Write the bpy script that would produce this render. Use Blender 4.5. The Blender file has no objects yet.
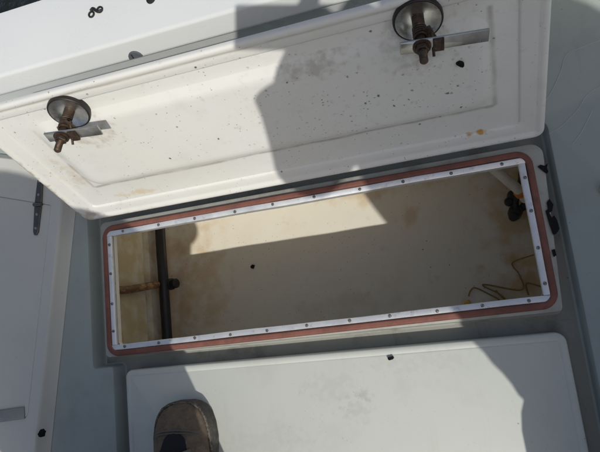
import bpy, bmesh, math, random
from mathutils import Vector, Matrix
from mathutils.geometry import tessellate_polygon

random.seed(7)
S = bpy.context.scene
COL = S.collection

# ------------------------------------------------------------------ camera
cam_d = bpy.data.cameras.new('camera')
cam = bpy.data.objects.new('camera', cam_d)
COL.objects.link(cam)
CAM = Vector((0.27589527, 0.00705534, 0.94679614))
CR = Matrix(((0.94998953, 0.15595196, 0.2705529),
             (-0.10844883, 0.97720895, -0.18248703),
             (-0.29284593, 0.14401963, 0.94525108)))
cam.matrix_world = Matrix.Translation(CAM) @ CR.to_4x4()
cam_d.sensor_width = 36.0
cam_d.lens = 565 / 600 * 36
cam_d.clip_start = 0.01
cam_d.clip_end = 3000
S.camera = cam

# ------------------------------------------------------------------ light
SUN = Vector((-0.29886, 0.49451, -0.81618)).normalized()
to_sun = -SUN
elev = math.asin(to_sun.z)
azim = math.atan2(to_sun.x, to_sun.y)
w = bpy.data.worlds.new('World')
S.world = w
w.use_nodes = True
nt = w.node_tree
bg = nt.nodes['Background']
sky = nt.nodes.new('ShaderNodeTexSky')
sky.sky_type = 'NISHITA'
sky.sun_disc = False
sky.sun_elevation = elev
sky.sun_rotation = azim
nt.links.new(sky.outputs[0], bg.inputs[0])
sky.dust_density = 3.5
sky.ozone_density = 0.6
bg.inputs[1].default_value = 0.09
sl = bpy.data.lights.new('sun', 'SUN')
sl.energy = 2.7
sl.angle = math.radians(0.53)
sl.color = (1.0, 0.965, 0.90)
sun = bpy.data.objects.new('sun', sl)
COL.objects.link(sun)
sun.rotation_euler = SUN.to_track_quat('-Z', 'Y').to_euler()
sun.location = (2, -3, 6)
S.view_settings.view_transform = 'Standard'
S.view_settings.look = 'None'
S.view_settings.gamma = 1.0
S.view_settings.exposure = 0.0
S.cycles.max_bounces = 7
S.cycles.diffuse_bounces = 4

# ------------------------------------------------------------------ helpers
def link(name, me, mat=None, parent=None, smooth=35):
    o = bpy.data.objects.new(name, me)
    COL.objects.link(o)
    if mat is not None:
        me.materials.append(getattr(mat, 'm', mat))
    if parent is not None:
        o.parent = parent
    if smooth:
        for pl in me.polygons:
            pl.use_smooth = True
        me.set_sharp_from_angle(angle=math.radians(smooth))
    return o


def mesh(name, V, F, mat=None, parent=None, smooth=35):
    me = bpy.data.meshes.new(name)
    me.from_pydata([tuple(v) for v in V], [], F)
    bm = bmesh.new()
    bm.from_mesh(me)
    bmesh.ops.remove_doubles(bm, verts=bm.verts, dist=1e-6)
    bmesh.ops.recalc_face_normals(bm, faces=bm.faces)
    bm.to_mesh(me)
    bm.free()
    return link(name, me, mat, parent, smooth)


def empty(name, loc=(0, 0, 0), parent=None):
    o = bpy.data.objects.new(name, None)
    o.empty_display_size = 0.05
    COL.objects.link(o)
    o.location = loc
    if parent is not None:
        o.parent = parent
    return o


def tag(o, label, cat=None, group=None, kind=None):
    if label: o['label'] = label
    if cat: o['category'] = cat
    if group: o['group'] = group
    if kind: o['kind'] = kind
    return o


def rrect(x0, x1, y0, y1, r, n=6):
    pts = []
    for cx, cy, a0 in ((x1 - r, y0 + r, -90), (x1 - r, y1 - r, 0), (x0 + r, y1 - r, 90), (x0 + r, y0 + r, 180)):
        for i in range(n + 1):
            a = math.radians(a0 + 90 * i / n)
            pts.append((cx + r * math.cos(a), cy + r * math.sin(a)))
    return pts


def fillet(poly, r, n=5):
    out = []
    N = len(poly)
    for i in range(N):
        p = Vector(poly[i]); a = Vector(poly[i - 1]); b = Vector(poly[(i + 1) % N])
        ri = r[i] if isinstance(r, (list, tuple)) else r
        da = (a - p).normalized(); db = (b - p).normalized()
        ang = da.angle(db)
        t = ri / math.tan(ang / 2)
        p0 = p + da * t; p1 = p + db * t
        c = p + (da + db).normalized() * (ri / math.sin(ang / 2))
        v0 = p0 - c; v1 = p1 - c
        sw = math.atan2(v0.x * v1.y - v0.y * v1.x, v0.dot(v1))
        for k in range(n + 1):
            a_ = sw * k / n
            out.append((c.x + v0.x * math.cos(a_) - v0.y * math.sin(a_), c.y + v0.x * math.sin(a_) + v0.y * math.cos(a_)))
    return out


def offs(loop, d):
    """offset a CCW loop outwards by d"""
    out = []
    N = len(loop)
    for i in range(N):
        a = Vector(loop[i - 1]); p = Vector(loop[i]); b = Vector(loop[(i + 1) % N])
        e0 = (p - a); e1 = (b - p)
        if e0.length < 1e-9: e0 = e1
        if e1.length < 1e-9: e1 = e0
        e0 = e0.normalized(); e1 = e1.normalized()
        n0 = Vector((e0.y, -e0.x)); n1 = Vector((e1.y, -e1.x))
        m = (n0 + n1)
        m = m / max(m.dot(m), 1e-6) * 2
        out.append((p.x + m.x * d, p.y + m.y * d))
    return out


def sweep(loop, prof, cap0=False, cap1=False, closed=False):
    V = []; F = []
    N = len(loop)
    for d, z in prof:
        for p in offs(loop, d):
            V.append((p[0], p[1], z))
    M = len(prof)
    rng = range(M) if closed else range(M - 1)
    for j in rng:
        for i in range(N):
            a = j * N + i; b = j * N + (i + 1) % N
            c = ((j + 1) % M) * N + (i + 1) % N; e = ((j + 1) % M) * N + i
            F.append((a, b, c, e))
    if cap0: F.append(tuple(range(N)))
    if cap1: F.append(tuple((M - 1) * N + i for i in range(N)))
    return V, F


def holed(outer, holes, z):
    loops = [[Vector((p[0], p[1], 0)) for p in L] for L in [outer] + holes]
    tris = tessellate_polygon(loops)
    V = [(p.x, p.y, z) for L in loops for p in L]
    return V, [tuple(t) for t in tris]


def join(*vf):
    V = []; F = []
    for v, f in vf:
        o = len(V)
        V += list(v)
        F += [tuple(i + o for i in q) for q in f]
    return V, F


def box(x0, x1, y0, y1, z0, z1, b=0.0):
    if b <= 0:
        V = [(x, y, z) for z in (z0, z1) for x, y in ((x0, y0), (x1, y0), (x1, y1), (x0, y1))]
        return V, [(3, 2, 1, 0), (4, 5, 6, 7), (0, 1, 5, 4), (1, 2, 6, 5), (2, 3, 7, 6), (3, 0, 4, 7)]
    lp = rrect(x0, x1, y0, y1, b, 3)
    return sweep(lp, [(-b, z0), (-b * .3, z0 + b * .3), (0, z0 + b), (0, z1 - b), (-b * .3, z1 - b * .3), (-b, z1)], True, True)


def tube(path, r, n=10, cap=True):
    P = [Vector(p) for p in path]
    rs = r if isinstance(r, (list, tuple)) else [r] * len(P)
    V = []; F = []
    t0 = (P[1] - P[0]).normalized()
    up = Vector((0, 0, 1)) if abs(t0.z) < .9 else Vector((1, 0, 0))
    u = t0.cross(up).normalized()
    for i, p in enumerate(P):
        t = (P[min(i + 1, len(P) - 1)] - P[max(i - 1, 0)]).normalized()
        u = (u - t * u.dot(t)).normalized()
        v = t.cross(u)
        for k in range(n):
            a = 2 * math.pi * k / n
            V.append(p + (u * math.cos(a) + v * math.sin(a)) * rs[i])
    for i in range(len(P) - 1):
        for k in range(n):
            F.append((i * n + k, i * n + (k + 1) % n, (i + 1) * n + (k + 1) % n, (i + 1) * n + k))
    if cap:
        F.append(tuple(range(n)))
        F.append(tuple((len(P) - 1) * n + k for k in range(n)))
    return V, F


def lathe(prof, n=28):
    """prof = [(r, z)...], around z"""
    V = []; F = []
    for r, z in prof:
        for k in range(n):
            a = 2 * math.pi * k / n
            V.append((r * math.cos(a), r * math.sin(a), z))
    for j in range(len(prof) - 1):
        for k in range(n):
            F.append((j * n + k, j * n + (k + 1) % n, (j + 1) * n + (k + 1) % n, (j + 1) * n + k))
    return V, F


def smooth_path(pts, n=8):
    P = [Vector(p) for p in pts]
    out = []
    for i in range(len(P) - 1):
        p0 = P[max(i - 1, 0)]; p1 = P[i]; p2 = P[i + 1]; p3 = P[min(i + 2, len(P) - 1)]
        for k in range(n):
            t = k / n
            out.append(0.5 * ((2 * p1) + (p2 - p0) * t + (2 * p0 - 5 * p1 + 4 * p2 - p3) * t * t + (3 * p1 - p0 - 3 * p2 + p3) * t ** 3))
    out.append(P[-1])
    return out


def xf(vf, M):
    return [M @ Vector(v) for v in vf[0]], vf[1]


# ------------------------------------------------------------------ materials
class Mat:
    def __init__(s, name, base=(.5, .5, .5), rough=.5, metal=0.0, spec=.5):
        s.m = bpy.data.materials.new(name)
        s.m.use_nodes = True
        s.t = s.m.node_tree
        s.N = s.t.nodes
        s.b = s.N['Principled BSDF']
        s.b.inputs['Base Color'].default_value = (*base, 1)
        s.b.inputs['Roughness'].default_value = rough
        s.b.inputs['Metallic'].default_value = metal
        s.b.inputs['Specular IOR Level'].default_value = spec
        s.col = None
        s.base = base
        s.cache = {}
        s.tc = s.N.new('ShaderNodeTexCoord')

    def node(s, typ, **kw):
        n = s.N.new(typ)
        for k, v in kw.items(): setattr(n, k, v)
        return n

    def lk(s, a, b): s.t.links.new(a, b)

    def noise(s, scale, detail=5, rough=.55, stretch=None, off=0):
        key = (scale, detail, rough, stretch, off)
        if key in s.cache: return s.cache[key]
        n = s.node('ShaderNodeTexNoise')
        n.inputs['Scale'].default_value = scale
        n.inputs['Detail'].default_value = detail
        n.inputs['Roughness'].default_value = rough
        mp = s.node('ShaderNodeMapping')
        if stretch: mp.inputs['Scale'].default_value = stretch
        mp.inputs['Location'].default_value = (off, off * .7, off * .3)
        s.lk(s.tc.outputs['Object'], mp.inputs[0])
        s.lk(mp.outputs[0], n.inputs['Vector'])
        s.cache[key] = n.outputs['Fac']
        return n.outputs['Fac']

    def ramp(s, src, lo, hi, a=0.0, b=1.0):
        n = s.node('ShaderNodeMapRange')
        n.inputs['From Min'].default_value = lo
        n.inputs['From Max'].default_value = hi
        n.inputs['To Min'].default_value = a
        n.inputs['To Max'].default_value = b
        s.lk(src, n.inputs[0])
        return n.outputs[0]

    def mul(s, a, b, op='MULTIPLY'):
        n = s.node('ShaderNodeMath', operation=op)
        for i, v in enumerate((a, b)):
            if isinstance(v, (int, float)): n.inputs[i].default_value = v
            else: s.lk(v, n.inputs[i])
        return n.outputs[0]

    def mix(s, fac, colour):
        n = s.node('ShaderNodeMix', data_type='RGBA')
        if isinstance(fac, (int, float)): n.inputs[0].default_value = fac
        else: s.lk(fac, n.inputs[0])
        if s.col is None: n.inputs[6].default_value = (*s.base, 1)
        else: s.lk(s.col, n.inputs[6])
        n.inputs[7].default_value = (*colour, 1)
        s.col = n.outputs[2]
        s.lk(s.col, s.b.inputs['Base Color'])

    def blob(s, loc, rad, wob=.3, soft=.6, nscale=60):
        """mask of an irregular spot at an object-space place; rad = (rx, ry, rz)"""
        mp = s.node('ShaderNodeMapping', vector_type='TEXTURE')
        mp.inputs['Location'].default_value = loc
        mp.inputs['Scale'].default_value = rad
        s.lk(s.tc.outputs['Object'], mp.inputs[0])
        ln = s.node('ShaderNodeVectorMath', operation='LENGTH')
        s.lk(mp.outputs[0], ln.inputs[0])
        nz = s.noise(nscale, 3)
        d = s.mul(ln.outputs['Value'], s.ramp(nz, .3, .7, -wob, wob), 'ADD')
        return s.ramp(d, 1.0, 1.0 - soft)

    def specks(s, scale, size, dens, off=0, maskscale=7):
        v = s.node('ShaderNodeTexVoronoi')
        v.inputs['Scale'].default_value = scale
        mp = s.node('ShaderNodeMapping')
        mp.inputs['Location'].default_value = (off, off, off)
        s.lk(s.tc.outputs['Object'], mp.inputs[0])
        s.lk(mp.outputs[0], v.inputs['Vector'])
        dj = s.mul(v.outputs['Distance'], s.ramp(s.noise(scale * 3.5, 3), .3, .7, -size * .6, size * .6), 'ADD')
        m = s.ramp(dj, size, size * .35)
        sep = s.node('ShaderNodeSeparateColor')
        s.lk(v.outputs['Color'], sep.inputs[0])
        m = s.mul(m, s.ramp(sep.outputs[0], 1 - dens, 1 - dens + .02))
        return s.mul(m, s.ramp(s.noise(maskscale, 2, .5, None, off), .45, .55))

    def bump(s, src, strength=.1, dist=.002):
        n = s.node('ShaderNodeBump')
        n.inputs['Strength'].default_value = strength
        n.inputs['Distance'].default_value = dist
        s.lk(src, n.inputs['Height'])
        s.lk(n.outputs[0], s.b.inputs['Normal'])

    def rough(s, src, a, b):
        s.lk(s.ramp(src, .3, .7, a, b), s.b.inputs['Roughness'])


def gelcoat(name, base, dirt=(.30, .28, .22), amt=.35, rough=.4, speck=.25, off=0):
    m = Mat(name, base, rough)
    m.mix(m.ramp(m.noise(3.2, 4, .6, None, off), .35, .7, 0, .25), tuple(c * .86 for c in base))
    m.mix(m.ramp(m.noise(11, 7, .65, None, off + 3), .52, .75, 0, amt), dirt)
    m.mix(m.mul(m.specks(80, .12, .10, off, 5), speck * 2), (.05, .045, .04))
    m.mix(m.mul(m.specks(230, .25, .12, off + 2, 16), speck), (.10, .09, .075))
    m.mix(m.ramp(m.noise(30, 6, .7, (1, .12, 1), off + 11), .6, .8, 0, amt), dirt)
    m.mix(m.ramp(m.noise(26, 6, .7, (.1, 1, 1), off + 17), .62, .8, 0, amt), tuple(min(1, c * 1.15) for c in base))
    m.rough(m.noise(14, 4), rough - .1, rough + .15)
    m.bump(m.noise(160, 3, .6), .06, .001)
    return m


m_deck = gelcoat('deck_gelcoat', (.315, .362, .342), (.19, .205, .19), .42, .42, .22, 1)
m_gun = gelcoat('gunwale_gelcoat', (.70, .72, .71), (.60, .60, .57), .07, .3, .04, 5)
m_side = gelcoat('side_box_gelcoat', (.55, .555, .51), (.38, .37, .33), .2, .45, .1, 9)
m_near = gelcoat('cover_gelcoat', (.525, .548, .50), (.36, .35, .29), .28, .5, .22, 13)

# lid: cream, yellowed and freckled with grime
m_lid = Mat('lid_gelcoat', (.725, .73, .69), .42)
m_lid.mix(m_lid.ramp(m_lid.noise(4, 5, .6), .38, .68, 0, .5), (.68, .665, .59))
m_lid.mix(m_lid.ramp(m_lid.noise(16, 6, .7, (1, 1, .2), 2), .54, .85, 0, .22), (.44, .42, .36))
m_lid.mix(m_lid.ramp(m_lid.noise(45, 5, .7, None, 6), .60, .8, 0, .32), (.27, .25, .21))
m_lid.mix(m_lid.mul(m_lid.specks(62, .14, .3, 3, 9), .9), (.06, .055, .045))
m_lid.mix(m_lid.mul(m_lid.specks(190, .22, .2, 8, 12), .8), (.12, .10, .08))
for loc, rad, c, a in (
        ((.328, .036, 0), (.008, .0055, .03), (.50, .25, .03), .95), ((.3105, .0335, 0), (.008, .0042, .03), (.45, .24, .06), .85),
        ((.26, .235, 0), (.06, .04, .03), (.30, .27, .22), .35), ((-.25, .225, 0), (.04, .035, .03), (.42, .34, .22), .5),
        
        ((.12, .245, 0), (.05, .02, .03), (.34, .31, .25), .5), ((-.41, .012, 0), (.03, .02, .03), (.38, .32, .22), .6),
        ((-.28, .05, 0), (.05, .008, .03), (.60, .45, .2), .5), ((.262, .232, 0), (.012, .018, .03), (.34, .20, .10), .5), ((-.262, .232, 0), (.010, .014, .03), (.44, .28, .14), .5), ((-.36, .13, 0), (.02, .05, .03), (.56, .47, .32), .5), ((-.424, .09, 0), (.009, .15, .03), (.36, .28, .17), .7), ((-.30, .0, 0), (.16, .006, .03), (.46, .38, .26), .5), ((.30, .0, 0), (.10, .005, .03), (.44, .38, .28), .45)):
    m_lid.mix(m_lid.mul(m_lid.blob(loc, rad, .7, .8, 70), a), c)
for loc, rad, a in (((.16, .16, 0), (.26, .11, .05), .85),):
    zone = m_lid.blob(loc, rad, .6, .9, 18)
    m_lid.mix(m_lid.mul(m_lid.mul(m_lid.specks(85, .19, .55, 17 + rad[0], 14), zone), 1.0), (.045, .042, .036))
    m_lid.mix(m_lid.mul(m_lid.mul(m_lid.specks(150, .24, .45, 23, 18), zone), .85), (.07, .065, .055))
    m_lid.mix(m_lid.mul(m_lid.mul(m_lid.ramp(m_lid.noise(75, 6, .75, None, 30), .58, .70), zone), a * .45), (.16, .15, .13))
# grime caught in the crease round the raised inner panel
def crease(m, axis, pos, width, lo, hi, other):
    sep = m.node('ShaderNodeSeparateXYZ')
    m.lk(m.tc.outputs['Object'], sep.inputs[0])
    wig = m.ramp(m.noise(9, 3), .3, .7, -.0022, .0022)
    d = m.mul(m.mul(m.mul(sep.outputs[axis], -pos, 'ADD'), wig, 'ADD'), 0, 'ADD')
    ab = m.node('ShaderNodeMath', operation='ABSOLUTE'); m.lk(d, ab.inputs[0])
    k = m.ramp(ab.outputs[0], width, width * .2)
    k = m.mul(k, m.mul(m.ramp(sep.outputs[other], lo, lo + .004), m.ramp(sep.outputs[other], hi, hi - .004)))
    return m.mul(k, m.ramp(m.noise(22, 5), .36, .56, .35, 1))
m_lid.mix(m_lid.mul(crease(m_lid, 1, .0875, .0042, -.345, .352, 0), .55), (.22, .19, .14))
m_lid.mix(m_lid.mul(crease(m_lid, 0, .352, .006, .085, .27, 1), .55), (.26, .24, .20))
m_lid.mix(m_lid.mul(crease(m_lid, 0, -.345, .004, .085, .25, 1), .6), (.30, .25, .18))
m_lid.mix(m_lid.mul(crease(m_lid, 1, .302, .003, -.41, .41, 0), .4), (.40, .31, .18))
m_lid.rough(m_lid.noise(12, 4), .35, .6)
m_lid.bump(m_lid.noise(140, 3, .6), .07, .001)

# locker liner: cream glassfibre, yellow and rusty staining
m_liner = Mat('liner_gelcoat', (.70, .665, .56), .45)
m_liner.mix(m_liner.ramp(m_liner.noise(3.5, 5, .6), .4, .65, 0, .55), (.72, .685, .59))
m_liner.mix(m_liner.ramp(m_liner.noise(7, 6, .65, None, 4), .54, .8, 0, .32), (.56, .43, .24))
m_liner.mix(m_liner.ramp(m_liner.noise(24, 6, .7, None, 9), .6, .8, 0, .42), (.34, .22, .12))
m_liner.mix(m_liner.mul(m_liner.specks(75, .12, .3, 4, 6), .85), (.06, .045, .03))
m_liner.mix(m_liner.mul(m_liner.specks(170, .22, .15, 1, 10), .8), (.16, .10, .06))
for loc, rad, c, a in (((-.47, .15, -.15), (.03, .4, .18), (.52, .40, .18), .75), ((.40, .20, -.34), (.09, .16, .12), (.52, .34, .12), .7), ((.38, .05, -.34), (.1, .07, .06), (.50, .30, .10), .6),
                       ((-.44, .16, -.32), (.05, .3, .06), (.50, .31, .13), .55), ((-.36, .14, -.34), (.07, .2, .05), (.52, .34, .15), .5),
                       ((.17, .235, -.34), (.02, .03, .04), (.50, .32, .13), .5), ((.02, .06, -.34), (.14, .035, .05), (.42, .33, .22), .25),
                       ((.1, .33, -.34), (.2, .05, .05), (.56, .40, .2), .6)):
    m_liner.mix(m_liner.mul(m_liner.blob(loc, rad, .6, .9, 26), a), c)
m_liner.rough(m_liner.noise(9, 4), .35, .6)
m_liner.bump(m_liner.noise(70, 4, .6), .12, .0015)

for loc, rad, a in (((.03, -.09, 0), (.05, .03, .05), .12), ((.07, -.13, 0), (.03, .02, .05), .18), ((.085, -.105, 0), (.018, .012, .05), .22), ((-.10, -.17, 0), (.09, .03, .05), .1), ((.2, -.06, 0), (.08, .02, .05), .1)):
    m_near.mix(m_near.mul(m_near.blob(loc, rad, .9, .9, 90), a), (.26, .25, .21))
zone = m_near.blob((.06, -.12, 0), (.10, .06, .05), .5, .9, 18)
m_near.mix(m_near.mul(m_near.mul(m_near.specks(150, .22, .35, 41, 20), zone), .8), (.10, .095, .08))
m_gutter = gelcoat('gutter_gelcoat', (.28, .285, .25), (.10, .09, .07), .95, .55, .3, 21)
m_flange = gelcoat('coaming_gelcoat', (.34, .345, .31), (.13, .12, .095), .95, .5, .3, 23)

m_gasket = Mat('gasket_rubber', (.215, .09, .068), .7, 0, .3)
m_gasket.mix(m_gasket.ramp(m_gasket.noise(26, 6, .7), .4, .62, 0, .75), (.15, .065, .05))
m_gasket.mix(m_gasket.ramp(m_gasket.noise(60, 5, .7), .54, .75, 0, .65), (.085, .06, .05))
m_gasket.bump(m_gasket.noise(120, 4), .25, .002)

m_alu = Mat('trim_aluminium', (.80, .81, .80), .40, .6)
m_alu.mix(m_alu.ramp(m_alu.noise(26, 5, .6), .5, .75, 0, .4), (.55, .55, .54))
m_alu.mix(m_alu.ramp(m_alu.noise(70, 5, .7), .57, .75, 0, .6), (.30, .26, .21))
m_alu.rough(m_alu.noise(40, 4, .6, (1, 1, 1)), .28, .5)
m_alu.bump(m_alu.noise(90, 3), .1, .001)

m_screw = Mat('screw_steel', (.34, .33, .31), .4, .8)
m_screw.mix(m_screw.ramp(m_screw.noise(90, 3), .45, .6, 0, .7), (.12, .075, .05))
m_slot = Mat('screw_slot', (.03, .028, .026), .8)
m_steel = Mat('latch_steel', (.55, .54, .51), .3, .9)
m_steel.mix(m_steel.ramp(m_steel.noise(35, 5, .65), .45, .7, 0, .6), (.20, .17, .14))
m_steel.rough(m_steel.noise(50, 4), .22, .5)
m_disc = Mat('latch_disc_steel', (.62, .61, .58), .26, .95)
m_disc.mix(m_disc.ramp(m_disc.noise(45, 5, .65), .5, .72, 0, .6), (.22, .18, .14))
m_disc.rough(m_disc.noise(60, 4), .18, .42)
m_rust = Mat('rusty_steel', (.095, .065, .045), .5, .45)
m_rust.mix(m_rust.ramp(m_rust.noise(90, 6, .7), .42, .62), (.04, .025, .017))
m_rust.mix(m_rust.ramp(m_rust.noise(160, 4, .7, None, 5), .58, .72, 0, .8), (.26, .13, .06))
m_rust.bump(m_rust.noise(300, 4), .5, .001)
m_dark = Mat('blackened_rim', (.025, .022, .02), .5, .3)
m_black = Mat('black_rubber', (.016, .016, .017), .5)
m_black.rough(m_black.noise(40, 3), .4, .65)
m_hose = Mat('black_hose', (.02, .02, .025), .38)
m_hose.rough(m_hose.noise(30, 4), .28, .55)
m_brownpipe = Mat('stained_pipe', (.40, .24, .11), .55)
m_brownpipe.mix(m_brownpipe.ramp(m_brownpipe.noise(60, 5, .75, (1, 1, .5)), .44, .54), (.15, .075, .035))
m_brownpipe.mix(m_brownpipe.ramp(m_brownpipe.noise(60, 5, .7), .6, .75, 0, .7), (.08, .045, .03))
m_white = Mat('white_hose', (.70, .66, .58), .4)
m_white.mix(m_white.ramp(m_white.noise(30, 4), .5, .7, 0, .5), (.50, .42, .30))
m_orange = Mat('orange_clamp', (.62, .22, .05), .5)
m_orange.mix(m_orange.ramp(m_orange.noise(80, 4), .5, .7, 0, .6), (.30, .10, .03))
m_wire = Mat('brown_wire', (.26, .17, .04), .45)
m_yellow = Mat('yellow_plastic', (.66, .44, .05), .45)
m_yellow.mix(m_yellow.ramp(m_yellow.noise(60, 4), .5, .75, 0, .5), (.36, .22, .04))
m_greyfit = Mat('grey_plastic', (.085, .095, .105), .7)
m_greyfit.mix(m_greyfit.ramp(m_greyfit.noise(40, 4), .5, .75, 0, .4), (.12, .125, .13))
m_hinge = Mat('dull_hinge_steel', (.13, .13, .12), .45, .7)
m_hinge.mix(m_hinge.ramp(m_hinge.noise(50, 4), .5, .7, 0, .5), (.07, .06, .05))
m_line = Mat('nylon_line', (.55, .58, .58), .3)
m_flake = Mat('black_flake', (.009, .009, .009), .8, 0, .2)
m_flake.rough(m_flake.noise(200, 3), .7, .95)
m_seam = Mat('seam_sealant', (.10, .10, .095), .8)
m_plate = Mat('grey_plate', (.30, .30, .29), .5, .3)
m_plate.mix(m_plate.ramp(m_plate.noise(40, 4), .5, .75, 0, .4), (.18, .17, .16))

# ------------------------------------------------------------------ setting
# water
m_water = Mat('sea_water', (.012, .015, .012), .08)
m_water.bump(m_water.noise(2.4, 6, .6), .6, .12)
o = mesh('water', *holed([(-900, -900), (900, -900), (900, 900), (-900, 900)], [], -.75), m_water, None, 0)
tag(o, None, None, None, 'structure')

# hull below the deck
hull_out = [(-1.75, -1.9), (1.75, -1.9), (1.75, .66), (-1.75, .66)]
V, F = sweep(fillet(hull_out, .08), [(-.10, -1.0), (-.03, -.4), (0, .12)])
o = mesh('hull', V, F, m_gun)
tag(o, None, None, None, 'structure')

# deck: top sheet with a recessed well for the locker and its neighbour cover
WELL = fillet([(-.392, -1.2), (.4315, -1.2), (.4315, .30), (-.436, .30), (-.436, -.019), (-.392, -.019)],
              [.02, .02, .02, .02, .006, .006])
outer = [(-1.7, -1.85), (1.7, -1.85), (1.7, .56), (-1.7, .56)]
GD = -.036
top = holed(outer, [offs(WELL, .004)], 0.0)
wall = sweep(WELL, [(.004, 0), (.0015, -.001), (0, -.004), (-.001, GD + .004), (-.003, GD + .001), (-.006, GD)])
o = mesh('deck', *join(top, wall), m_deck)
tag(o, None, None, None, 'structure')
FLG = fillet([(-.4085, -.0018), (.4040, -.0065), (.4205, .262), (-.4085, .262)], [.008, .008, .02, .012], 8)
LO = rrect(-.378, .380, .0185, .2365, .008)         # locker opening
g = mesh('gutter', *holed(offs(WELL, -.0055), [offs(FLG, -.003)], GD), m_gutter, o)

# gunwale along the far side: capping with an overhanging rounded lip
prof = [(.532, 0), (.532, .150), (.529, .1535), (.497, .1560), (.4935, .1575), (.4925, .1605), (.4935, .1640), (.5040, .1870)]
for k in range(1, 7):
    a = math.pi / 2 * k / 6
    prof.append((.5125 - .0080 * math.cos(a), .1880 + .0068 * math.sin(a)))
prof += [(.56, .1965), (.615, .1965), (.628, .195), (.635, .183), (.636, .15), (.625, .14), (.625, .06)]
V = []; F = []
xs = [-1.7 + 3.4 * i / 40 for i in range(41)]
for x in xs:
    for y, z in prof: V.append((x, y, z))
n = len(prof)
for i in range(40):
    for j in range(n - 1):
        F.append((i * n + j, (i + 1) * n + j, (i + 1) * n + j + 1, i * n + j + 1))
gun = mesh('gunwale', V, F, m_gun)
tag(gun, None, None, None, 'structure')
# side gunwales and stern wall out of view, the same height
for nm, (x0, x1, y0, y1) in (('gunwale', (-1.75, -1.62, -1.85, .50)), ('gunwale', (1.62, 1.75, -1.85, .50))):
    g2 = mesh(nm, *box(x0, x1, y0, y1, .001, .2, .012), m_gun)
    tag(g2, None, None, None, 'structure')
# rub rail outside
rr = mesh('rub_rail', *tube([(x, .652, .120) for x in (-1.7, -.8, 0, .8, 1.7)], .022, 12), m_black, gun)

# ------------------------------------------------------------------ fish locker
lock = empty('fish_locker', (0, 0, 0))
tag(lock, 'long open deck locker with stained cream inside and red-brown gasket round its mouth', 'locker')
GO = rrect(-.400, .400, 0.0, .2512, .024, 8)        # outer edge of the gasket
# coaming flange with tapering ledge
fl = FLG
inn = rrect(-.381, .383, .016, .2390, .008, 8)
fl_top = holed(offs(fl, -.004), [inn], -.001)
fl_w = sweep(fl, [(-.004, -.001), (-.001, -.0022), (0, -.005), (.001, GD + .003), (.004, GD + .0006)])
mesh('coaming', *join(fl_top, fl_w), m_flange, lock)
# gasket: soft D section
gp = [(0.0, -.002), (0.0006, .002), (-.001, .0058), (-.0028, .0073), (-.0048, .0069), (-.0060, .0070), (-.0076, .0074), (-.0095, .0058), (-.0102, .002), (-.0102, -.002)]
gw = sweep(GO, gp)
random.seed(3)
gv = []
N = len(GO)
ph = [random.uniform(0, 6.28) for _ in range(6)]
for v in gw[0]:
    a = v[0] * 9 + v[1] * 11
    dz = .0008 * math.sin(a * 2.1 + ph[0]) + .0006 * math.sin(a * 5.3 + ph[1])
    gv.append((v[0], v[1] + .0006 * math.sin(a * 3 + ph[2]), v[2] + (dz if v[2] > .003 else 0)))
mesh('gasket', gv, gw[1], m_gasket, lock, 60)
# aluminium angle trim: four strips butted at the corners, each with its own screws
def strip(a, b, inward, z0, seed):
    """L-section strip from a to b (outer edge), horizontal leg 10 mm, short leg turned down inside; slightly uneven"""
    a = Vector((a[0], a[1], 0)); b = Vector((b[0], b[1], 0))
    n_ = Vector((inward[0], inward[1], 0))
    rnd = random.Random(seed)
    p1, p2 = rnd.uniform(0, 6), rnd.uniform(0, 6)
    sec = [(0, .0004), (0, .0030), (.0007, .0037), (.0088, .0037), (.0098, .0030), (.0101, .0018), (.0101, -.009), (.0088, -.009), (.0088, .0004)]
    K = 24
    V = []; F = []
    L_ = (b - a).length
    for k in range(K + 1):
        t = k / K
        p = a.lerp(b, t)
        wob = .0004 * math.sin(t * L_ * 17 + p1) + .00025 * math.sin(t * L_ * 41 + p2)
        for d, z in sec:
            q = p + n_ * (d + wob)
            V.append((q.x, q.y, z + z0 + (wob * .7 if z > .002 else 0)))
    n2 = len(sec)
    for k in range(K):
        for m_ in range(n2):
            F.append((k * n2 + m_, k * n2 + (m_ + 1) % n2, (k + 1) * n2 + (m_ + 1) % n2, (k + 1) * n2 + m_))
    F.append(tuple(range(n2))); F.append(tuple(K * n2 + m_ for m_ in range(n2)))
    return mesh('trim_strip', V, F, m_alu, lock)
TS = {'far': strip((-.3893, .2408), (.3893, .2408), (0, -1), .0004, 1), 'near': strip((.3893, .0105), (-.3893, .0105), (0, 1), .0004, 2),
      'left': strip((-.3895, .0208), (-.3895, .2304), (1, 0), 0, 3), 'right': strip((.3895, .2304), (.3895, .0208), (-1, 0), 0, 4)}
scr = lathe([(.0001, .0022), (.0017, .0020), (.0027, .0010), (.0030, 0)], 12)
scr_me = None
def screw(x, y, rot):
    global scr_me
    par = TS['far'] if y > .234 else TS['near'] if y < .017 else TS['left'] if x < 0 else TS['right']
    M = Matrix.Translation((x, y, .0039)) @ Matrix.Rotation(rot, 4, 'Z')
    if scr_me is None:
        s = mesh('screw', scr[0], scr[1], m_screw, par)
        sb = box(-.0024, .0024, -.00045, .00045, .0016, .00235)
        me2 = s.data
        me2.materials.append(m_slot.m)
        bm = bmesh.new(); bm.from_mesh(me2)
        vs = [bm.verts.new(v) for v in sb[0]]
        for q in sb[1]:
            fc = bm.faces.new([vs[i] for i in q]); fc.material_index = 1
        bm.to_mesh(me2); bm.free()
        scr_me = me2
    else:
        s = bpy.data.objects.new('screw', scr_me)
        COL.objects.link(s); s.parent = par
    s.matrix_local = M
random.seed(11)
for i in range(10): screw(-.352 + .0785 * i + random.uniform(-.003, .003), .2358 + random.uniform(-.0008, .0008), random.uniform(0, 3))
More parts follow.
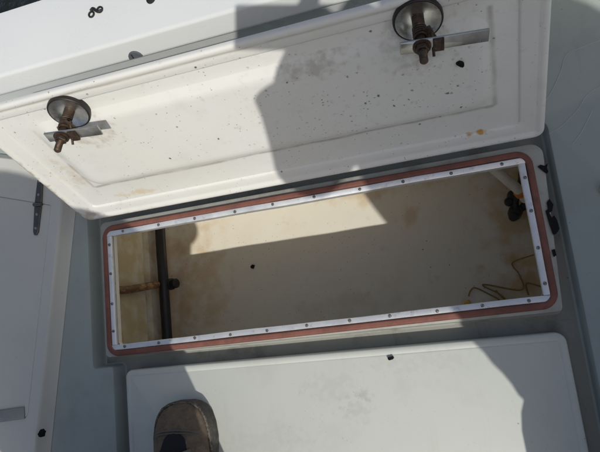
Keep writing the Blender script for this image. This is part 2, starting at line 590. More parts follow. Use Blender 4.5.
for i in range(11): screw(-.362 + .0722 * i + random.uniform(-.003, .003), .0155 + random.uniform(-.0008, .0008), random.uniform(0, 3))
for i in range(4):
    screw(-.3846, .045 + .056 * i + random.uniform(-.003, .003), random.uniform(0, 3))
    screw(.3846, .040 + .056 * i + random.uniform(-.003, .003), random.uniform(0, 3))
# liner tub
TUB = rrect(-.472, .475, -.06, .40, .075, 8)
tub = sweep(TUB, [(.0, GD - .004), (-.004, -.20), (-.006, -.245), (.004, -.250), (.003, -.262), (-.008, -.268), (-.012, -.300), (-.018, -.322), (-.030, -.335), (-.048, -.340)], False, True)
FI = offs(FLG, -.004)
lip = join(holed(TUB, [FI], GD - .004), sweep(FI, [(0, GD - .004), (0, -.012)]), holed(FI, [LO], -.012))
mouth = sweep(LO, [(0, -.012), (0.0002, -.002)])
mesh('liner', *join(tub, lip, mouth), m_liner, lock, 50)
# hose along the left corner
hs = mesh('hose', *tube(smooth_path([(-.438, -.05, -.285), (-.440, .05, -.288), (-.439, .15, -.286), (-.441, .25, -.288), (-.440, .37, -.290)]), .0125, 16), m_hose, lock)
tag(hs, 'black hose along the left inside corner')
# brown stained pipe down the left wall into a black fitting
bp = mesh('drain_pipe', *tube(smooth_path([(-.459, .136, -.09), (-.458, .141, -.16), (-.455, .149, -.22), (-.446, .156, -.268)], 5), .0088, 14), m_brownpipe, lock)
tag(bp, 'brown stained pipe crossing the left wall')
ft = lathe([(.0, .012), (.009, .012), (.012, .009), (.012, -.004), (.0145, -.005), (.0145, -.013), (.0, -.013)], 16)
mesh('pipe_fitting', *xf(ft, Matrix.Translation((-.418, .156, -.297)) @ Matrix.Rotation(math.radians(75), 4, 'Y')), m_black, lock)
# white hose, orange clamp and black pump in the far right corner
wp = smooth_path([(.300, .372, -.215), (.335, .315, -.225), (.372, .268, -.235), (.398, .238, -.250), (.410, .222, -.272)], 6)
wh = mesh('white_hose', *tube(wp, .0105, 14), m_white, lock)
mesh('hose_clamp', *tube([(.399, .237, -.2505), (.4035, .2315, -.2575)], .0135, 14), m_orange, wh)
pump = empty('pump', (.402, .205, -.34), lock)
tag(pump, 'black pump with round head below the white hose')
mesh('pump_body', *xf(lathe([(0, 0), (.013, 0), (.0145, .004), (.0145, .040), (.012, .047), (.007, .050), (0, .050)], 20), Matrix.Translation((-.012, 0, 0))), m_black, pump)
mesh('pump_head', *xf(lathe([(0, -.010), (.009, -.009), (.0125, -.004), (.013, 0), (.0125, .004), (.009, .009), (0, .010)], 18), Matrix.Translation((-.012, .031, .046)) @ Matrix.Rotation(.4, 4, 'X')), m_black, pump)
mesh('pump_outlet', *tube(smooth_path([(-.012, .004, .045), (-.010, .018, .052), (-.002, .034, .058), (.006, .056, .066), (.010, .075, .070)], 5), .0065, 12), m_black, pump)
for q in range(3):
    a = 2.2 + q * 2.1
    mesh('pump_lobe', *xf(lathe([(0, -.006), (.007, -.0055), (.0095, -.002), (.0095, .002), (.007, .0055), (0, .006)], 14), Matrix.Translation((-.012 + .019 * math.cos(a), .004 + .019 * math.sin(a), .050))), m_black, pump)
mesh('pump_arm', *tube(smooth_path([(-.010, 0, .040), (.010, .006, .044), (.035, .004, .040)], 4), .0075, 10), m_black, pump)
mesh('pump_bracket', *xf(box(-.006, .006, -.004, .004, 0, .006, .0015), Matrix.Translation((.004, .022, .052)) @ Matrix.Rotation(.7, 4, 'Z')), m_yellow, pump)


# ------------------------------------------------------------------ loose wire in the locker (lies on the liner floor)
wire = empty('wire', (.36, .06, -.336))
tag(wire, 'tangled thin brown wire on the locker floor by the right end', 'wire')
def floor_pt(p): return (p[0] - .36, p[1] - .06, p[2] + .336)
for pts in (
        [(.409, .109, -.30), (.371, .103, -.325), (.368, .093, -.334), (.377, .074, -.334), (.376, .042, -.330), (.308, .062, -.334), (.304, .058, -.335), (.330, .040, -.334), (.345, .020, -.334), (.36, -.01, -.33)],
        [(.268, .042, -.335), (.273, .052, -.334), (.284, .058, -.330), (.308, .043, -.334), (.333, .022, -.335), (.345, -.01, -.33)],
        [(.388, .03, -.335), (.388, .054, -.332), (.4145, .044, -.325), (.44, .03, -.31)],
        [(.325, .048, -.331), (.338, .028, -.329), (.36, .02, -.329)]):
    mesh('wire_strand', *tube(smooth_path([floor_pt(p) for p in pts], 7), .0016, 8), m_wire, wire)
mesh('connector', *xf(box(-.0065, .0065, -.005, .005, -.004, .004, .002), Matrix.Translation(floor_pt((.263, .028, -.334))) @ Matrix.Rotation(.5, 4, 'Z')), m_yellow, wire)
wire.children[-1]['label'] = 'yellow connector at the wire end'

# ------------------------------------------------------------------ hatch lid, open and leaning back
LANG = 1.18278
lid = empty('hatch_lid', (0, .2638, .01852))
lid.rotation_euler = (LANG, 0, 0)
tag(lid, 'cream open hatch lid leaning back, grimy underside with two rusty latches', 'hatch lid')
LL = rrect(-.4229, .4221, 0, .3140, .016, 6)
pan = sweep(LL, [(-.012, -.0120), (-.003, -.0115), (0, -.009), (0, -.004), (-.0015, -.001), (-.0045, 0), (-.0085, -.0006), (-.0120, -.0030), (-.0145, -.0036)], True)
INR = rrect(-.345, .352, .0875, .262, .034, 8)
L2 = rrect(-.389, .389, .031, .288, .014, 6)
ledge = holed(offs(LL, -.0145), [L2], -.0036)
step = sweep(L2, [(0, -.0036), (-.003, -.0050), (-.004, -.0068)])
fill = holed(offs(L2, -.004), [INR], -.0068)
panel = sweep(INR, [(0, -.0068), (-.0015, -.0064), (-.012, .0002), (-.017, .0018), (-.0235, .0022), (-.0265, .0022)], False, True)
lp_ = mesh('panel', *join(pan, ledge, step, fill, panel), m_lid, lid, 50)

def make_latch(u, v, rot, far, near, tilt):
    """turn-latch seen from its inner side; local z runs out of the lid"""
    L = empty('latch', (u, v, -.006), lid)
    L.rotation_euler = (0, 0, 0)
    cup = mesh('disc', *lathe([(.0001, .0035), (.010, .0032), (.018, .0042), (.0255, .0075), (.0285, .0092)], 36), m_disc, L)
    mesh('disc_rim', *lathe([(.0285, .0092), (.0298, .0096), (.0310, .0086), (.0314, .0060), (.0312, -.002)], 36), m_dark, L)
    sh = mesh('shaft', *lathe([(.0078, .002), (.0078, .019), (.0070, .0195), (.0070, .0205), (.0054, .021), (.0054, .054)] + [(.0052 if k % 2 else .0044, .0545 + .0011 * k) for k in range(24)] + [(.0038, .0815), (.0001, .0820)], 16), m_rust, L)
    hel = [(.0078 * math.cos(a), .0078 * math.sin(a), .022 + .020 * a / (2 * math.pi * 5)) for a in [2 * math.pi * 5 * k / 90 for k in range(91)]]
    mesh('spring', *tube(hel, .0014, 6), m_rust, L)
    nut = lathe([(.0045, .0635), (.0072, .0635), (.0088, .0622), (.0088, .0580), (.0072, .0566), (.0045, .0566)], 6)
    mesh('nut', *nut, m_rust, L, 25)
    mesh('washer', *lathe([(.0045, .0565), (.0112, .0563), (.0112, .0547), (.0045, .0545)], 18), m_rust, L)
    w = .0092
    zc = .0525
    bar = box(-near, far, -w, w, zc - .0016, zc + .0016, .0011)
    bv = []
    for q in bar[0]:
        z = q[2]
        if q[0] < .018 : z -= .000
        bv.append(Vector((q[0], q[1], z - max(0, q[0] - .018) * tilt)))
    b = mesh('cam_bar', *xf((bv, bar[1]), Matrix.Rotation(rot, 4, 'Z')), m_steel, L)
    mesh('bar_step', *xf(box(.013, .026, -w * .98, w * .98, zc + .0012, zc + .0052, .001), Matrix.Rotation(rot, 4, 'Z')), m_rust, b)
    mesh('pin', *tube([(.012, -.013, .062), (.013, -.004, .050), (.014, .006, .034)], .0018, 8), m_rust, L)
    mesh('bracket', *xf(box(-.005, .005, -.013, .013, .030, .0325, .001), Matrix.Translation((.012, .0, .006)) @ Matrix.Rotation(rot + .4, 4, 'Z')), m_rust, L)
    return L
l1 = make_latch(-.2567, .2725, math.radians(-8), .060, .024, .06)
tag(l1, 'rusty latch with its flat bar mostly in sun')
l2 = make_latch(.2650, .2795, math.radians(-6), .078, .026, .0)
tag(l2, 'rusty latch with shiny flat bar in the shade')

# ------------------------------------------------------------------ closed cover on the near side
NL = fillet([(-.368, -1.15), (.408, -1.15), (.4005, -.0365), (-.366, -.0285)], [.014, .014, .016, .014], 6)
cv = mesh('deck_cover', *sweep(NL, [(0, GD + .002), (0, -.004), (-.0010, -.0006), (-.003, .0010), (-.007, .0016), (-.0112, .0016), (-.0120, .0011), (-.0128, .0016)], False, True), m_near, None, 60)
tag(cv, 'flat off-white closed deck cover in front of the open locker', 'deck cover')

# ------------------------------------------------------------------ low side box on the left, turned along the hull side
side = empty('side_box', (-.505, .06, 0))
side.rotation_euler = (0, 0, math.radians(-9.4))
tag(side, 'low off-white side box with a hinged hatch along the left', 'side box')
H = .030
BL = fillet([(-1.0, -1.3), (0.0, -1.3), (0.0, .335), (-1.0, .46)], .012, 4)
SBT = fillet([(-.8, -.168), (-.033, -.168), (-.033, .246), (-.8, .354)], [.004, .014, .004, .004], 5)
body_top = holed(offs(BL, -.010), [offs(SBT, .0006)], H)
body_w = sweep(BL, [(.004, .001), (.001, .004), (-.006, H - .006), (-.0075, H - .002), (-.010, H)])
groove = sweep(SBT, [(.0006, H), (.0006, H - .003), (-.002, H - .003)])
mesh('body', *join(body_top, body_w, groove), m_side, side)
mesh('hatch', *sweep(SBT, [(-.0006, H - .003), (-.0006, H - .001), (-.0020, H - .0002)], False, True), m_side, side)
# strap hinge across the seam
hg = empty('hinge', (-.062, .247, H), side)
hg.rotation_euler = (0, 0, math.radians(2))
def leaf(sgn):
    pts = [(-.0085, .004), (.0085, .004), (.0062, .055), (.003, .062), (-.003, .062), (-.0062, .055)]
    lp = [(p[0], p[1] * sgn) for p in pts]
    if sgn < 0: lp = lp[::-1]
    return mesh('hinge_leaf', *sweep(fillet(lp, .0012, 2), [(0, .0003), (0, .0030), (-.001, .0038)], True, True), m_hinge, hg)
for sg in (1, -1):
    lf = leaf(sg)
    for yy in (.020, .048):
        mesh('screw', *xf(lathe([(.0001, .0018), (.0022, .0013), (.0028, 0)], 10), Matrix.Translation((0, sg * yy, .0038))), m_plate, lf)
mesh('hinge_pin', *tube([(-.0098, 0, .0035), (.0098, 0, .0035)], .0036, 10), m_hinge, hg)
# flat grey plate near the bottom corner of the hatch
mesh('latch_plate', *xf(box(-.16, 0, -.011, .011, .0003, .003, .0012), Matrix.Translation((-.040, -.156, H)) @ Matrix.Rotation(math.radians(12), 4, 'Z')), m_plate, side)

# ------------------------------------------------------------------ small things
def flake(name, loc, size, seed, label, cat, rz=0, n=9, thick=.0012, lift=.3):
    rnd = random.Random(seed)
    lp = []
    for k in range(n):
        a = 2 * math.pi * k / n
        r = rnd.uniform(.45, 1.0)
        lp.append((math.cos(a) * r * size[0], math.sin(a) * r * size[1]))
    V = []; F = []
    for dz in (0, thick):
        for k, p in enumerate(lp):
            V.append((p[0], p[1], dz + lift * size[1] * (rnd.random() if dz == 0 else 0) * 0 + dz * rnd.uniform(.6, 1.6)))
    V.append((0, 0, 0)); V.append((size[0] * .1, 0, thick * 1.8))
    c0 = 2 * n
    for k in range(n):
        j = (k + 1) % n
        F += [(k, j, n + j, n + k), (j, k, c0), (n + k, n + j, c0 + 1)]
    o = mesh(name, V, F, m_flake, None, 0)
    o.location = loc
    o.rotation_euler = (0, 0, rz)
    return tag(o, label, cat)

flake('dirt_flake', (-.222, .174, -.3396), (.0065, .006), 1, 'small black flake on the floor of the locker', 'flake', thick=.004)
flake('dirt_flake', (.134, -.051, .0018), (.0055, .0045), 2, 'small black flake on the cover near its far edge', 'flake', thick=.003)
o = flake('dirt_flake', (0, 0, 0), (.0065, .0045), 5, 'small black flake stuck to the lid beneath the shaded latch', 'flake', .4, thick=.002)
o.matrix_world = Matrix.Translation((0, .2638, .01852)) @ Matrix.Rotation(LANG, 4, 'X') @ Matrix.Translation((.3090, .1945, .0022)) @ Matrix.Rotation(-.6, 4, 'Z')
flake('dirt_flake', (-.527, -.126, .0305), (.0085, .006), 8, 'small black crumb on the side box edge at lower left', 'flake', 1.0, thick=.005)
# torn black tape left on the coaming ledge
def tape(pts, z, label):
    V, F = sweep(pts, [(0, z), (0, z + .0011)], True, True)
    c = Vector((sum(p[0] for p in pts) / len(pts), sum(p[1] for p in pts) / len(pts), z))
    o = mesh('tape_scrap', [Vector(v) - c for v in V], F, m_flake, None, 0)
    o.location = c
    return tag(o, label, 'tape')
TAPE = [([(.4065, .222), (.4115, .2155), (.4175, .208), (.4205, .211), (.4195, .218), (.4222, .2245), (.4165, .2215), (.411, .2245)], 'torn black tape scrap beside the far right corner of the gasket'),
        ([(.4055, .150), (.4075, .126), (.4098, .111), (.4145, .112), (.4205, .119), (.4195, .133), (.4165, .141), (.4125, .138), (.4105, .146), (.415, .1485), (.4185, .158), (.4145, .168), (.4095, .163), (.4095, .152)], 'largest torn black tape scrap on the right coaming ledge'),
        ([(.4035, .088), (.4045, .077), (.4088, .079), (.4085, .089)], 'smallest black tape scrap on the right coaming ledge')]
for pts, lb in TAPE: tape(pts, .0002, lb)

# black double ring fitting and a hole in the capping
rf = empty('ring_fitting', (-.254, .572, .1962))
rf.rotation_euler = (0, 0, math.radians(2))
tag(rf, 'small black double-ring fitting lying on the white gunwale', 'fitting')
def torus(R, r, M, n=22, k=8):
    pts = [(R * math.cos(2 * math.pi * i / n), R * math.sin(2 * math.pi * i / n), 0) for i in range(n)]
    V = []; F = []
    for i, p in enumerate(pts):
        d = Vector(p).normalized()
        for j in range(k):
            a = 2 * math.pi * j / k
            V.append(M @ (Vector(p) + d * r * math.cos(a) + Vector((0, 0, r * math.sin(a)))))
    for i in range(n):
        for j in range(k):
            F.append((i * k + j, ((i + 1) % n) * k + j, ((i + 1) % n) * k + (j + 1) % k, i * k + (j + 1) % k))
    return V, F
mesh('ring', *torus(.0048, .0017, Matrix.Translation((-.0085, -.002, .0017))), m_black, rf)
mesh('ring', *torus(.0048, .0017, Matrix.Translation((.0085, .0015, .0017))), m_black, rf)
mesh('link_bar', *tube(smooth_path([(-.0085, .0035, .0026), (-.004, .0068, .003), (.000, .003, .003), (.006, -.002, .0026), (.0115, -.001, .0024)], 5), .0027, 8), m_black, rf)
cap = mesh('hole_plug', *lathe([(.0001, .0030), (.0050, .0028), (.0080, .0018), (.0088, 0)], 20), m_black)
cap.location = (-.149, .566, .1962)
tag(cap, 'round black plug in the gunwale top at the upper picture edge', 'plug')
# grey half-hidden fitting on the gunwale lip
fit = empty('hull_fitting', (-.2035, .4930, .1615))
fit.rotation_euler = (math.radians(90 - 24), 0, 0)
tag(fit, 'half-round grey slotted fitting on the gunwale lip behind the lid', 'fitting')
hd_ = [(.0128 * math.cos(math.pi * k / 16), .0135 * math.sin(math.pi * k / 16)) for k in range(17)]
mesh('fitting_body', *sweep(hd_, [(0, -.001), (0, .0022), (-.0012, .0034)], True, True), m_greyfit, fit)
mesh('fitting_slot', *box(-.0045, -.0028, .0016, .0098, .0030, .0041), m_black, fit)

# thin pale lines lying on the right deck
LINES = [([(.428, .318), (.448, .340), (.466, .368), (.480, .395), (.500, .402), (.540, .408)], 'thin pale fishing line on the right deck, farthest from the locker'),
         ([(.432, .272), (.452, .280), (.478, .300), (.497, .322), (.520, .332), (.560, .335)], 'thin pale fishing line on the right deck, middle of three'),
         ([(.462, .248), (.476, .262), (.492, .284), (.500, .296)], 'short pale fishing line on the right deck, nearest of three')]
for pts, lb in LINES:
    c = Vector((pts[0][0], pts[0][1], .001))
    o = mesh('fishing_line', *tube(smooth_path([Vector((p[0], p[1], .001)) - c for p in pts], 8), .00032, 6), m_line)
    o.location = c
    tag(o, lb, 'line', 'fishing lines on the right deck')
yk = mesh('yellow_knob', *lathe([(.0001, .016), (.006, .0155), (.009, .013), (.010, .009), (.009, .004), (.0115, .002), (.0115, 0)], 20), m_yellow)
yk.location = (.4975, .168, .0002)
tag(yk, 'small yellow knob on the deck at the right picture edge', 'knob')

# ------------------------------------------------------------------ people
def skin(name, joints, bones, root, mat, parent, sub=2):
    names = list(joints)
    me = bpy.data.meshes.new(name)
    me.from_pydata([joints[k][0] for k in names], [(names.index(a), names.index(b)) for a, b in bones], [])
    o = bpy.data.objects.new(name, me)
    COL.objects.link(o)
    me.materials.append(mat.m)
    if parent is not None: o.parent = parent
    md = o.modifiers.new('skin', 'SKIN')
    md.use_smooth_shade = True
    if not me.skin_vertices:
        bm = bmesh.new(); bm.from_mesh(me); bm.verts.layers.skin.verify(); bm.to_mesh(me); bm.free()
    for i, k in enumerate(names):
        r = joints[k][1]
        me.skin_vertices[0].data[i].radius = r if isinstance(r, tuple) else (r, r)
        me.skin_vertices[0].data[i].use_root = (k == root)
    sd = o.modifiers.new('sub', 'SUBSURF')
    sd.levels = sd.render_levels = sub
    return o

m_skin = Mat('skin', (.52, .33, .24), .55)
m_hair = Mat('hair', (.045, .03, .02), .6)
m_navy = Mat('navy_cloth', (.022, .026, .040), .85, 0, .2)
m_navy.bump(m_navy.noise(220, 3), .3, .001)
m_olive = Mat('olive_cloth', (.10, .105, .075), .85, 0, .2)
m_olive.bump(m_olive.noise(180, 3), .3, .001)
m_grey = Mat('grey_cloth', (.14, .14, .145), .85, 0, .2)
m_suede = Mat('brown_suede', (.16, .125, .09), .85, 0, .2)
m_suede.mix(m_suede.ramp(m_suede.noise(60, 6, .7), .4, .65), (.10, .08, .062))
m_suede.mix(m_suede.ramp(m_suede.noise(180, 4, .7, None, 3), .6, .75, 0, .6), (.30, .24, .17))
m_suede.bump(m_suede.noise(400, 4), .4, .001)
m_rand = Mat('shoe_rubber', (.060, .055, .050), .75, 0, .3)
m_rand.mix(m_rand.ramp(m_rand.noise(90, 5, .7), .45, .7, 0, .8), (.14, .125, .10))
m_rand.bump(m_rand.noise(350, 3), .5, .001)
m_tongue = Mat('dark_mesh', (.020, .021, .026), .9, 0, .2)
m_tongue.bump(m_tongue.noise(500, 2), .6, .001)
m_welt = Mat('shoe_welt', (.15, .135, .11), .8, 0, .2)
m_welt.mix(m_welt.ramp(m_welt.noise(260, 3, .6), .45, .6), (.05, .045, .04))
m_lace = Mat('shoelace', (.12, .115, .105), .8)
m_glass = Mat('phone_black', (.02, .02, .022), .15)

def head_parts(person, c, yaw, s, hair=True):
    """nose, ears and hair as geometry round a head centre"""
    R = Matrix.Translation(c) @ Matrix.Rotation(yaw, 4, 'Z') @ Matrix.Rotation(-.45, 4, 'X')
    def blob(name, loc, rad, mat, n=10, top=None):
        V = []; F = []
        for i in range(n + 1):
            th = math.pi * i / n
            for j in range(2 * n):
                a = math.pi * j / n
                V.append(R @ Vector((loc[0] + rad[0] * math.sin(th) * math.cos(a), loc[1] + rad[1] * math.sin(th) * math.sin(a), loc[2] + rad[2] * math.cos(th))))
        for i in range(n):
            for j in range(2 * n):
                F.append((i * 2 * n + j, i * 2 * n + (j + 1) % (2 * n), (i + 1) * 2 * n + (j + 1) % (2 * n), (i + 1) * 2 * n + j))
        return mesh(name, V, F, mat, person)
    blob('hair', (0, -.034 * s, .048 * s), (.088 * s, .092 * s, .080 * s), m_hair)
    blob('nose', (0, .098 * s, -.015 * s), (.013 * s, .020 * s, .024 * s), m_skin, 6)
    for sg in (1, -1):
        blob('ear', (sg * .082 * s, -.002, -.01), (.010, .020, .030), m_skin, 6)
        blob('eye', (sg * .032 * s, .082 * s, .012 * s), (.012, .010, .008), m_glass, 6)

def person(name, joints, label, jm, tm, head_yaw=0):
    root = empty(name, (joints['pelvis'][0], joints['pelvis'][1], 0))
    tag(root, label, 'person')
    J = {k: Vector(v) - root.location for k, v in joints.items()}
    rad = dict(pelvis=(.145, .10), waist=(.125, .095), chest=(.12, .09), neck0=(.05, .05), neck1=.052, head=(.078, .088), crown=(.065, .072),
               shl=.042, ell=.030, wrl=.024, hal=(.044, .03), shr=.042, elr=.030, wrr=.024, har=(.036, .02),
               hil=.09, knl=.062, anl=.042, fol=.035, hir=.09, knr=.062, anr=.042, **{'for': .035})
    bones = [('pelvis', 'waist'), ('waist', 'chest'), ('chest', 'neck0'), ('neck0', 'neck1'), ('neck1', 'head'), ('head', 'crown')]
    for s in 'lr':
        bones += [('chest', 'sh' + s), ('sh' + s, 'el' + s), ('el' + s, 'wr' + s), ('wr' + s, 'ha' + s),
                  ('pelvis', 'hi' + s), ('hi' + s, 'kn' + s), ('kn' + s, 'an' + s), ('an' + s, 'fo' + s)]
    JJ = {k: (J[k], rad[k]) for k in rad}
    # fingers as short chains from each hand
    for s in 'lr':
        h = J['ha' + s]; d = (h - J['wr' + s]).normalized()
        sd = FING.get((name_key, s), Vector((1, 0, 0)))
        dn = d.cross(sd).normalized()
        for i, (o_, ln) in enumerate(((-.03, .062), (-.010, .075), (.010, .072), (.029, .058))):
            a = h + d * .035 + sd * o_
            JJ[f'f{s}{i}a'] = (a, .0105); bones.append(('ha' + s, f'f{s}{i}a'))
            b = a + d * ln * .5 + dn * .008; JJ[f'f{s}{i}b'] = (b, .0088); bones.append((f'f{s}{i}a', f'f{s}{i}b'))
            e = b + d * ln * .4 + dn * .022; JJ[f'f{s}{i}c'] = (e, .0075); bones.append((f'f{s}{i}b', f'f{s}{i}c'))
        a = h - d * .005 + sd * -.042; JJ[f't{s}a'] = (a, .012); bones.append(('ha' + s, f't{s}a'))
        b = a + d * .036 - sd * .014; JJ[f't{s}b'] = (b, .0095); bones.append((f't{s}a', f't{s}b'))
    body = skin('body', JJ, bones, 'pelvis', m_skin, root)
    head_parts(root, J['head'] + Vector((0, 0, .02)), head_yaw, 1.0)
    # clothes: lofted torso and hips, tapering sleeves and legs
    def limb(keys, radii, n=6):
        P = [J[k] if isinstance(k, str) else k for k in keys]
        path = [P[i0].lerp(P[i0 + 1], k / n) for i0 in range(len(P) - 1) for k in range(n)] + [P[-1]]
        for _ in range(2): path = [path[0]] + [(path[q - 1] + path[q] * 2 + path[q + 1]) / 4 for q in range(1, len(path) - 1)] + [path[-1]]
        rr_ = []
        for q in range(len(path)):
            t = q / n; i0 = min(int(t), len(radii) - 2); f_ = t - i0
            f_ = f_ * f_ * (3 - 2 * f_)
            rr_.append(radii[i0] * (1 - f_) + radii[i0 + 1] * f_)
        rnd = random.Random(len(path) + int(P[0].x * 1000))
        a0, a1 = rnd.uniform(0, 6), rnd.uniform(0, 6)
        rr_ = [r_ * (1 + .018 * math.sin(q * 1.1 + a0) + .014 * math.sin(q * 2.3 + a1)) for q, r_ in enumerate(rr_)]
        return tube(path, rr_, 18)
    def loft(rings, K=24):
        V = []; F = []
        for c_, rx, ry in rings:
            for k in range(K):
                a = 2 * math.pi * k / K
                V.append(c_ + Vector((rx * math.cos(a), ry * math.sin(a), .006 * math.sin(3 * a))))
        for q in range(len(rings) - 1):
            for k in range(K):
                F.append((q * K + k, q * K + (k + 1) % K, (q + 1) * K + (k + 1) % K, (q + 1) * K + k))
        F.append(tuple(range(K))); F.append(tuple((len(rings) - 1) * K + k for k in range(K)))
        return V, F
    P_, W_, C_, N_ = J['pelvis'], J['waist'], J['chest'], J['neck0']
    dz = Vector((0, 0, 1))
    tors = loft([(P_ - dz * .13, .196, .128), (P_ - dz * .115, .206, .136), (P_, .204, .138), (W_, .200, .134), (C_ - dz * .06, .224, .138),
                 (C_ + dz * .03, .185, .130), (C_ + (N_ - C_) * .55, .150, .105), (C_ + (N_ - C_) * .82, .095, .085), (N_ + dz * .005, .068, .068), (N_ + dz * .03, .062, .062)])
    sl = [limb([C_.lerp(J['sh' + q], .55), 'sh' + q, 'el' + q, 'wr' + q], [.085, .074, .047, .038] if name_key == 'A' else [.090, .084, .060, .045]) for q in 'lr']
    mesh('jacket', *join(tors, *sl), jm, root, 70)
    hips = loft([(P_ - dz * .16, .13, .10), (P_ - dz * .10, .158, .115), (P_, .165, .12), (P_ + dz * .05, .15, .11)])
    dn_ = Vector((0, 0, .055))
    lg = []
    for q in 'lr':
        ks = ['hi' + q, 'kn' + q]; rs_ = [.105, .085 if q == 'r' else .112]
        if q == 'l' and 'thl' in J: ks = ['hil', 'thl', 'knl', 'shnl', 'bol']; rs_ = [.105, .108, .108, .108, .108]
        lg.append(limb(ks + [J['an' + q] - dn_], rs_ + [.105 if q == 'l' else .095]))
    mesh('trousers', *join(hips, *lg), tm, root, 70)
    return root

def shoe(person, toe, rz, name='shoe'):
    """lace-up shoe, toe tip at the local origin, heel towards -y"""
    L = empty(name, Vector(toe) - person.location, person)
    L.rotation_euler = (0, 0, rz)
    # s (distance behind toe), half width, height of the rand, height of the upper
    st = [(0.0, .013, .026, .027), (.003, .025, .029, .033), (.010, .037, .031, .041), (.022, .0455, .032, .048), (.040, .0510, .032, .055), (.065, .0540, .031, .062),
          (.095, .0520, .024, .074), (.130, .047, .024, .092), (.170, .041, .024, .105), (.210, .038, .026, .110), (.250, .038, .028, .108), (.280, .032, .030, .104), (.295, .018, .030, .098)]
    def ring(sec, dw, zf):
        s_, hw, hr, hu = sec
        return zf(s_, hw, hr, hu, dw)
    # sole and rand: vertical wall with a textured lip
    V = []; F = []; n = len(st)
    prof = [(0.94, .0), (1.03, .002), (1.05, .010), (1.03, .5), (1.06, .85), (1.02, 1.0), (.90, 1.02)]
    loops = []
    for fw, fz in prof:
        lp = []
        for s_, hw, hr, hu in st: lp.append((hw * fw, -s_ + (fw - 1) * -.012 * (1 if s_ > .1 else -1), hr * fz if fz > .02 else fz))
        for s_, hw, hr, hu in reversed(st): lp.append((-hw * fw, -s_ + (fw - 1) * -.012 * (1 if s_ > .1 else -1), hr * fz if fz > .02 else fz))
        loops.append(lp)
    M = len(loops[0])
    for lp in loops: V += lp
    for j in range(len(loops) - 1):
        for i in range(M):
            F.append((j * M + i, j * M + (i + 1) % M, (j + 1) * M + (i + 1) % M, (j + 1) * M + i))
    F.append(tuple(range(M)))
    o = mesh('rand', V, F, m_rand, L, 50)
    # upper: arched sections
    def upper(nm, i0, i1, lift, mat, a0=0, a1=math.pi, sc=.965):
        V = []; F = []
        K = 16
        secs = []
        for i in range(i0, i1):
            for t in (0, .5):
                A = st[i]; B = st[min(i + 1, len(st) - 1)]
                secs.append(tuple(A[q] * (1 - t) + B[q] * t for q in range(4)))
        secs.append(st[i1])
        for s_, hw, hr, hu in secs:
            for k in range(K + 1):
                a = a0 + (a1 - a0) * k / K
                x = hw * sc * math.copysign(abs(math.cos(a)) ** .8, math.cos(a))
                z = hr * .8 + (hu + lift - hr * .8) * abs(math.sin(a)) ** .75
                V.append((x, -s_ - (.003 if s_ < .1 else .001), z))
        for j in range(len(secs) - 1):
            for k in range(K):
                F.append((j * (K + 1) + k, j * (K + 1) + k + 1, (j + 1) * (K + 1) + k + 1, (j + 1) * (K + 1) + k))
        F.append(tuple(range(K + 1)))
        return mesh(nm, V, F, mat, L, 60)
    upper('upper', 0, len(st) - 1, 0, m_suede)
    wp_ = [(-hw * .985, -s_ - .003, hr * 1.01) for s_, hw, hr, hu in reversed(st[:9])] + [(hw * .985, -s_ - .003, hr * 1.01) for s_, hw, hr, hu in st[:9]]
    mesh('welt', *tube(smooth_path(wp_, 3), .0024, 8), m_welt, L, 60)
    for off_ in (.040, .0445):
        seam = []
        for k in range(13):
            a = math.pi * (.06 + .88 * k / 12)
            x = .0505 * .97 * math.copysign(abs(math.cos(a)) ** .8, math.cos(a))
            seam.append((x, -off_ - .003 - .018 * (1 - abs(math.sin(a))), .026 + (.0565 - .026 + (off_ - .04) * .3) * abs(math.sin(a)) ** .75))
        mesh('seam', *tube(smooth_path(seam, 3), .0010, 6), m_lace, L)
    V = []; F = []
    for i, (s_, z, hw) in enumerate(((.044, .0545, .004), (.047, .0575, .013), (.054, .060, .021), (.066, .0635, .026), (.085, .072, .029), (.11, .084, .030), (.14, .099, .030), (.17, .111, .028))):
        for k in range(9):
            t = k / 4 - 1
            V.append((hw * t, -s_ - .003, z + .004 - .010 * t * t * (hw / .03)))
    for i in range(7):
        for k in range(8):
            F.append((i * 9 + k, i * 9 + k + 1, i * 9 + 10 + k, i * 9 + 9 + k))
    mesh('tongue', V, F, m_tongue, L, 60)
    for q, s_ in enumerate((.078, .094, .111, .129)):
        z = .067 + (s_ - .078) * .62
        mesh('lace', *tube(smooth_path([(-.032, -s_ - .004, z - .006), (-.015, -s_, z + .006), (.015, -s_, z + .006), (.032, -s_ + .004, z - .006)], 4), .0024, 8), m_lace, L)
    return L

FING = {('A', 'l'): Vector((0, 1, 0)), ('A', 'r'): Vector((0, 1, 0)), ('B', 'l'): Vector((0, 1, .0)), ('B', 'r'): Vector((0, 1, 0))}
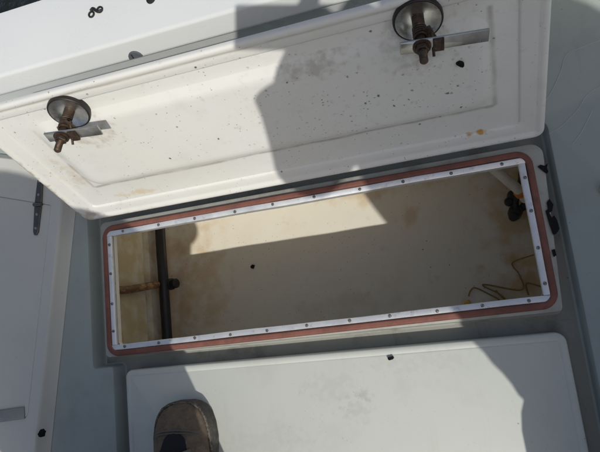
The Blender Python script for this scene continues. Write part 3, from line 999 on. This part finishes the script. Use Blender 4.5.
# companion at the left, facing the locker (+y); right arm hanging a little away from the body
name_key = 'A'
A = person('person', dict(
    pelvis=(-.238, -.40, .84), waist=(-.228, -.40, .98), chest=(-.32, -.40, 1.17), neck0=(-.33, -.38, 1.33), neck1=(-.33, -.37, 1.40), head=(-.33, -.34, 1.49), crown=(-.33, -.35, 1.56),
    shr=(-.155, -.41, 1.235), elr=(.014, -.40, 1.01), wrr=(.004, -.38, .765), har=(-.022, -.380, .715),
    shl=(-.49, -.41, 1.24), ell=(-.53, -.42, 1.02), wrl=(-.54, -.36, .78), hal=(-.535, -.35, .71),
    hir=(-.155, -.40, .80), knr=(-.122, -.385, .52), anr=(-.205, -.345, .14), **{'for': (-.228, -.20, .055)},
    hil=(-.38, -.41, .78), knl=(-.325, -.42, .46), anl=(-.355, -.45, .14), fol=(-.42, -.38, .055)),
    'person standing at lower left, only the toe of one brown shoe in view', m_olive, m_navy)
shoe(A, (-.2370, -.090, .0018), math.radians(-1))
shoe(A, (-.435, -.285, .0018), math.radians(6))
# photographer at the right, leaning over with the phone
name_key = 'B'
B = person('person', dict(
    pelvis=(.725, -.42, .86), waist=(.718, -.40, 1.02), chest=(.735, -.33, 1.22), neck0=(.70, -.24, 1.38), neck1=(.660, -.20, 1.44), head=(.618, -.14, 1.51), crown=(.618, -.14, 1.585),
    shl=(.55, -.33, 1.28), ell=(.376, -.275, .925), wrl=(.335, -.100, .950), hal=(.378, -.040, .966),
    shr=(.93, -.35, 1.28), elr=(.955, -.30, 1.00), wrr=(.52, -.075, .905), har=(.462, -.040, .925),
    hil=(.63, -.41, .82), thl=(.604, -.39, .64), knl=(.610, -.385, .48), shnl=(.602, -.38, .375), bol=(.528, -.38, .29), anl=(.50, -.40, .14), fol=(.55, -.33, .055),
    hir=(.80, -.43, .80), knr=(.83, -.40, .46), anr=(.85, -.44, .14), **{'for': (.87, -.33, .055)}),
    'person taking the picture, seen only as the large shadow at right', m_grey, m_navy, .35)
shoe(B, (.54, -.215, .0005), math.radians(10))
shoe(B, (.88, -.215, .0005), math.radians(-8))
# phone just behind the lens, held in both hands
ph_ = empty('phone', CAM)
ph_.rotation_euler = CR.to_euler()
tag(ph_, 'phone casting the small squared shadow at the lid top', 'phone')
mesh('phone_case', *box(-.0075, .148, -.0255, .0415, .010, .019, .004), m_glass, ph_)
mesh('phone_screen', *box(-.004, .1445, -.022, .038, .0191, .0194), m_black, ph_)
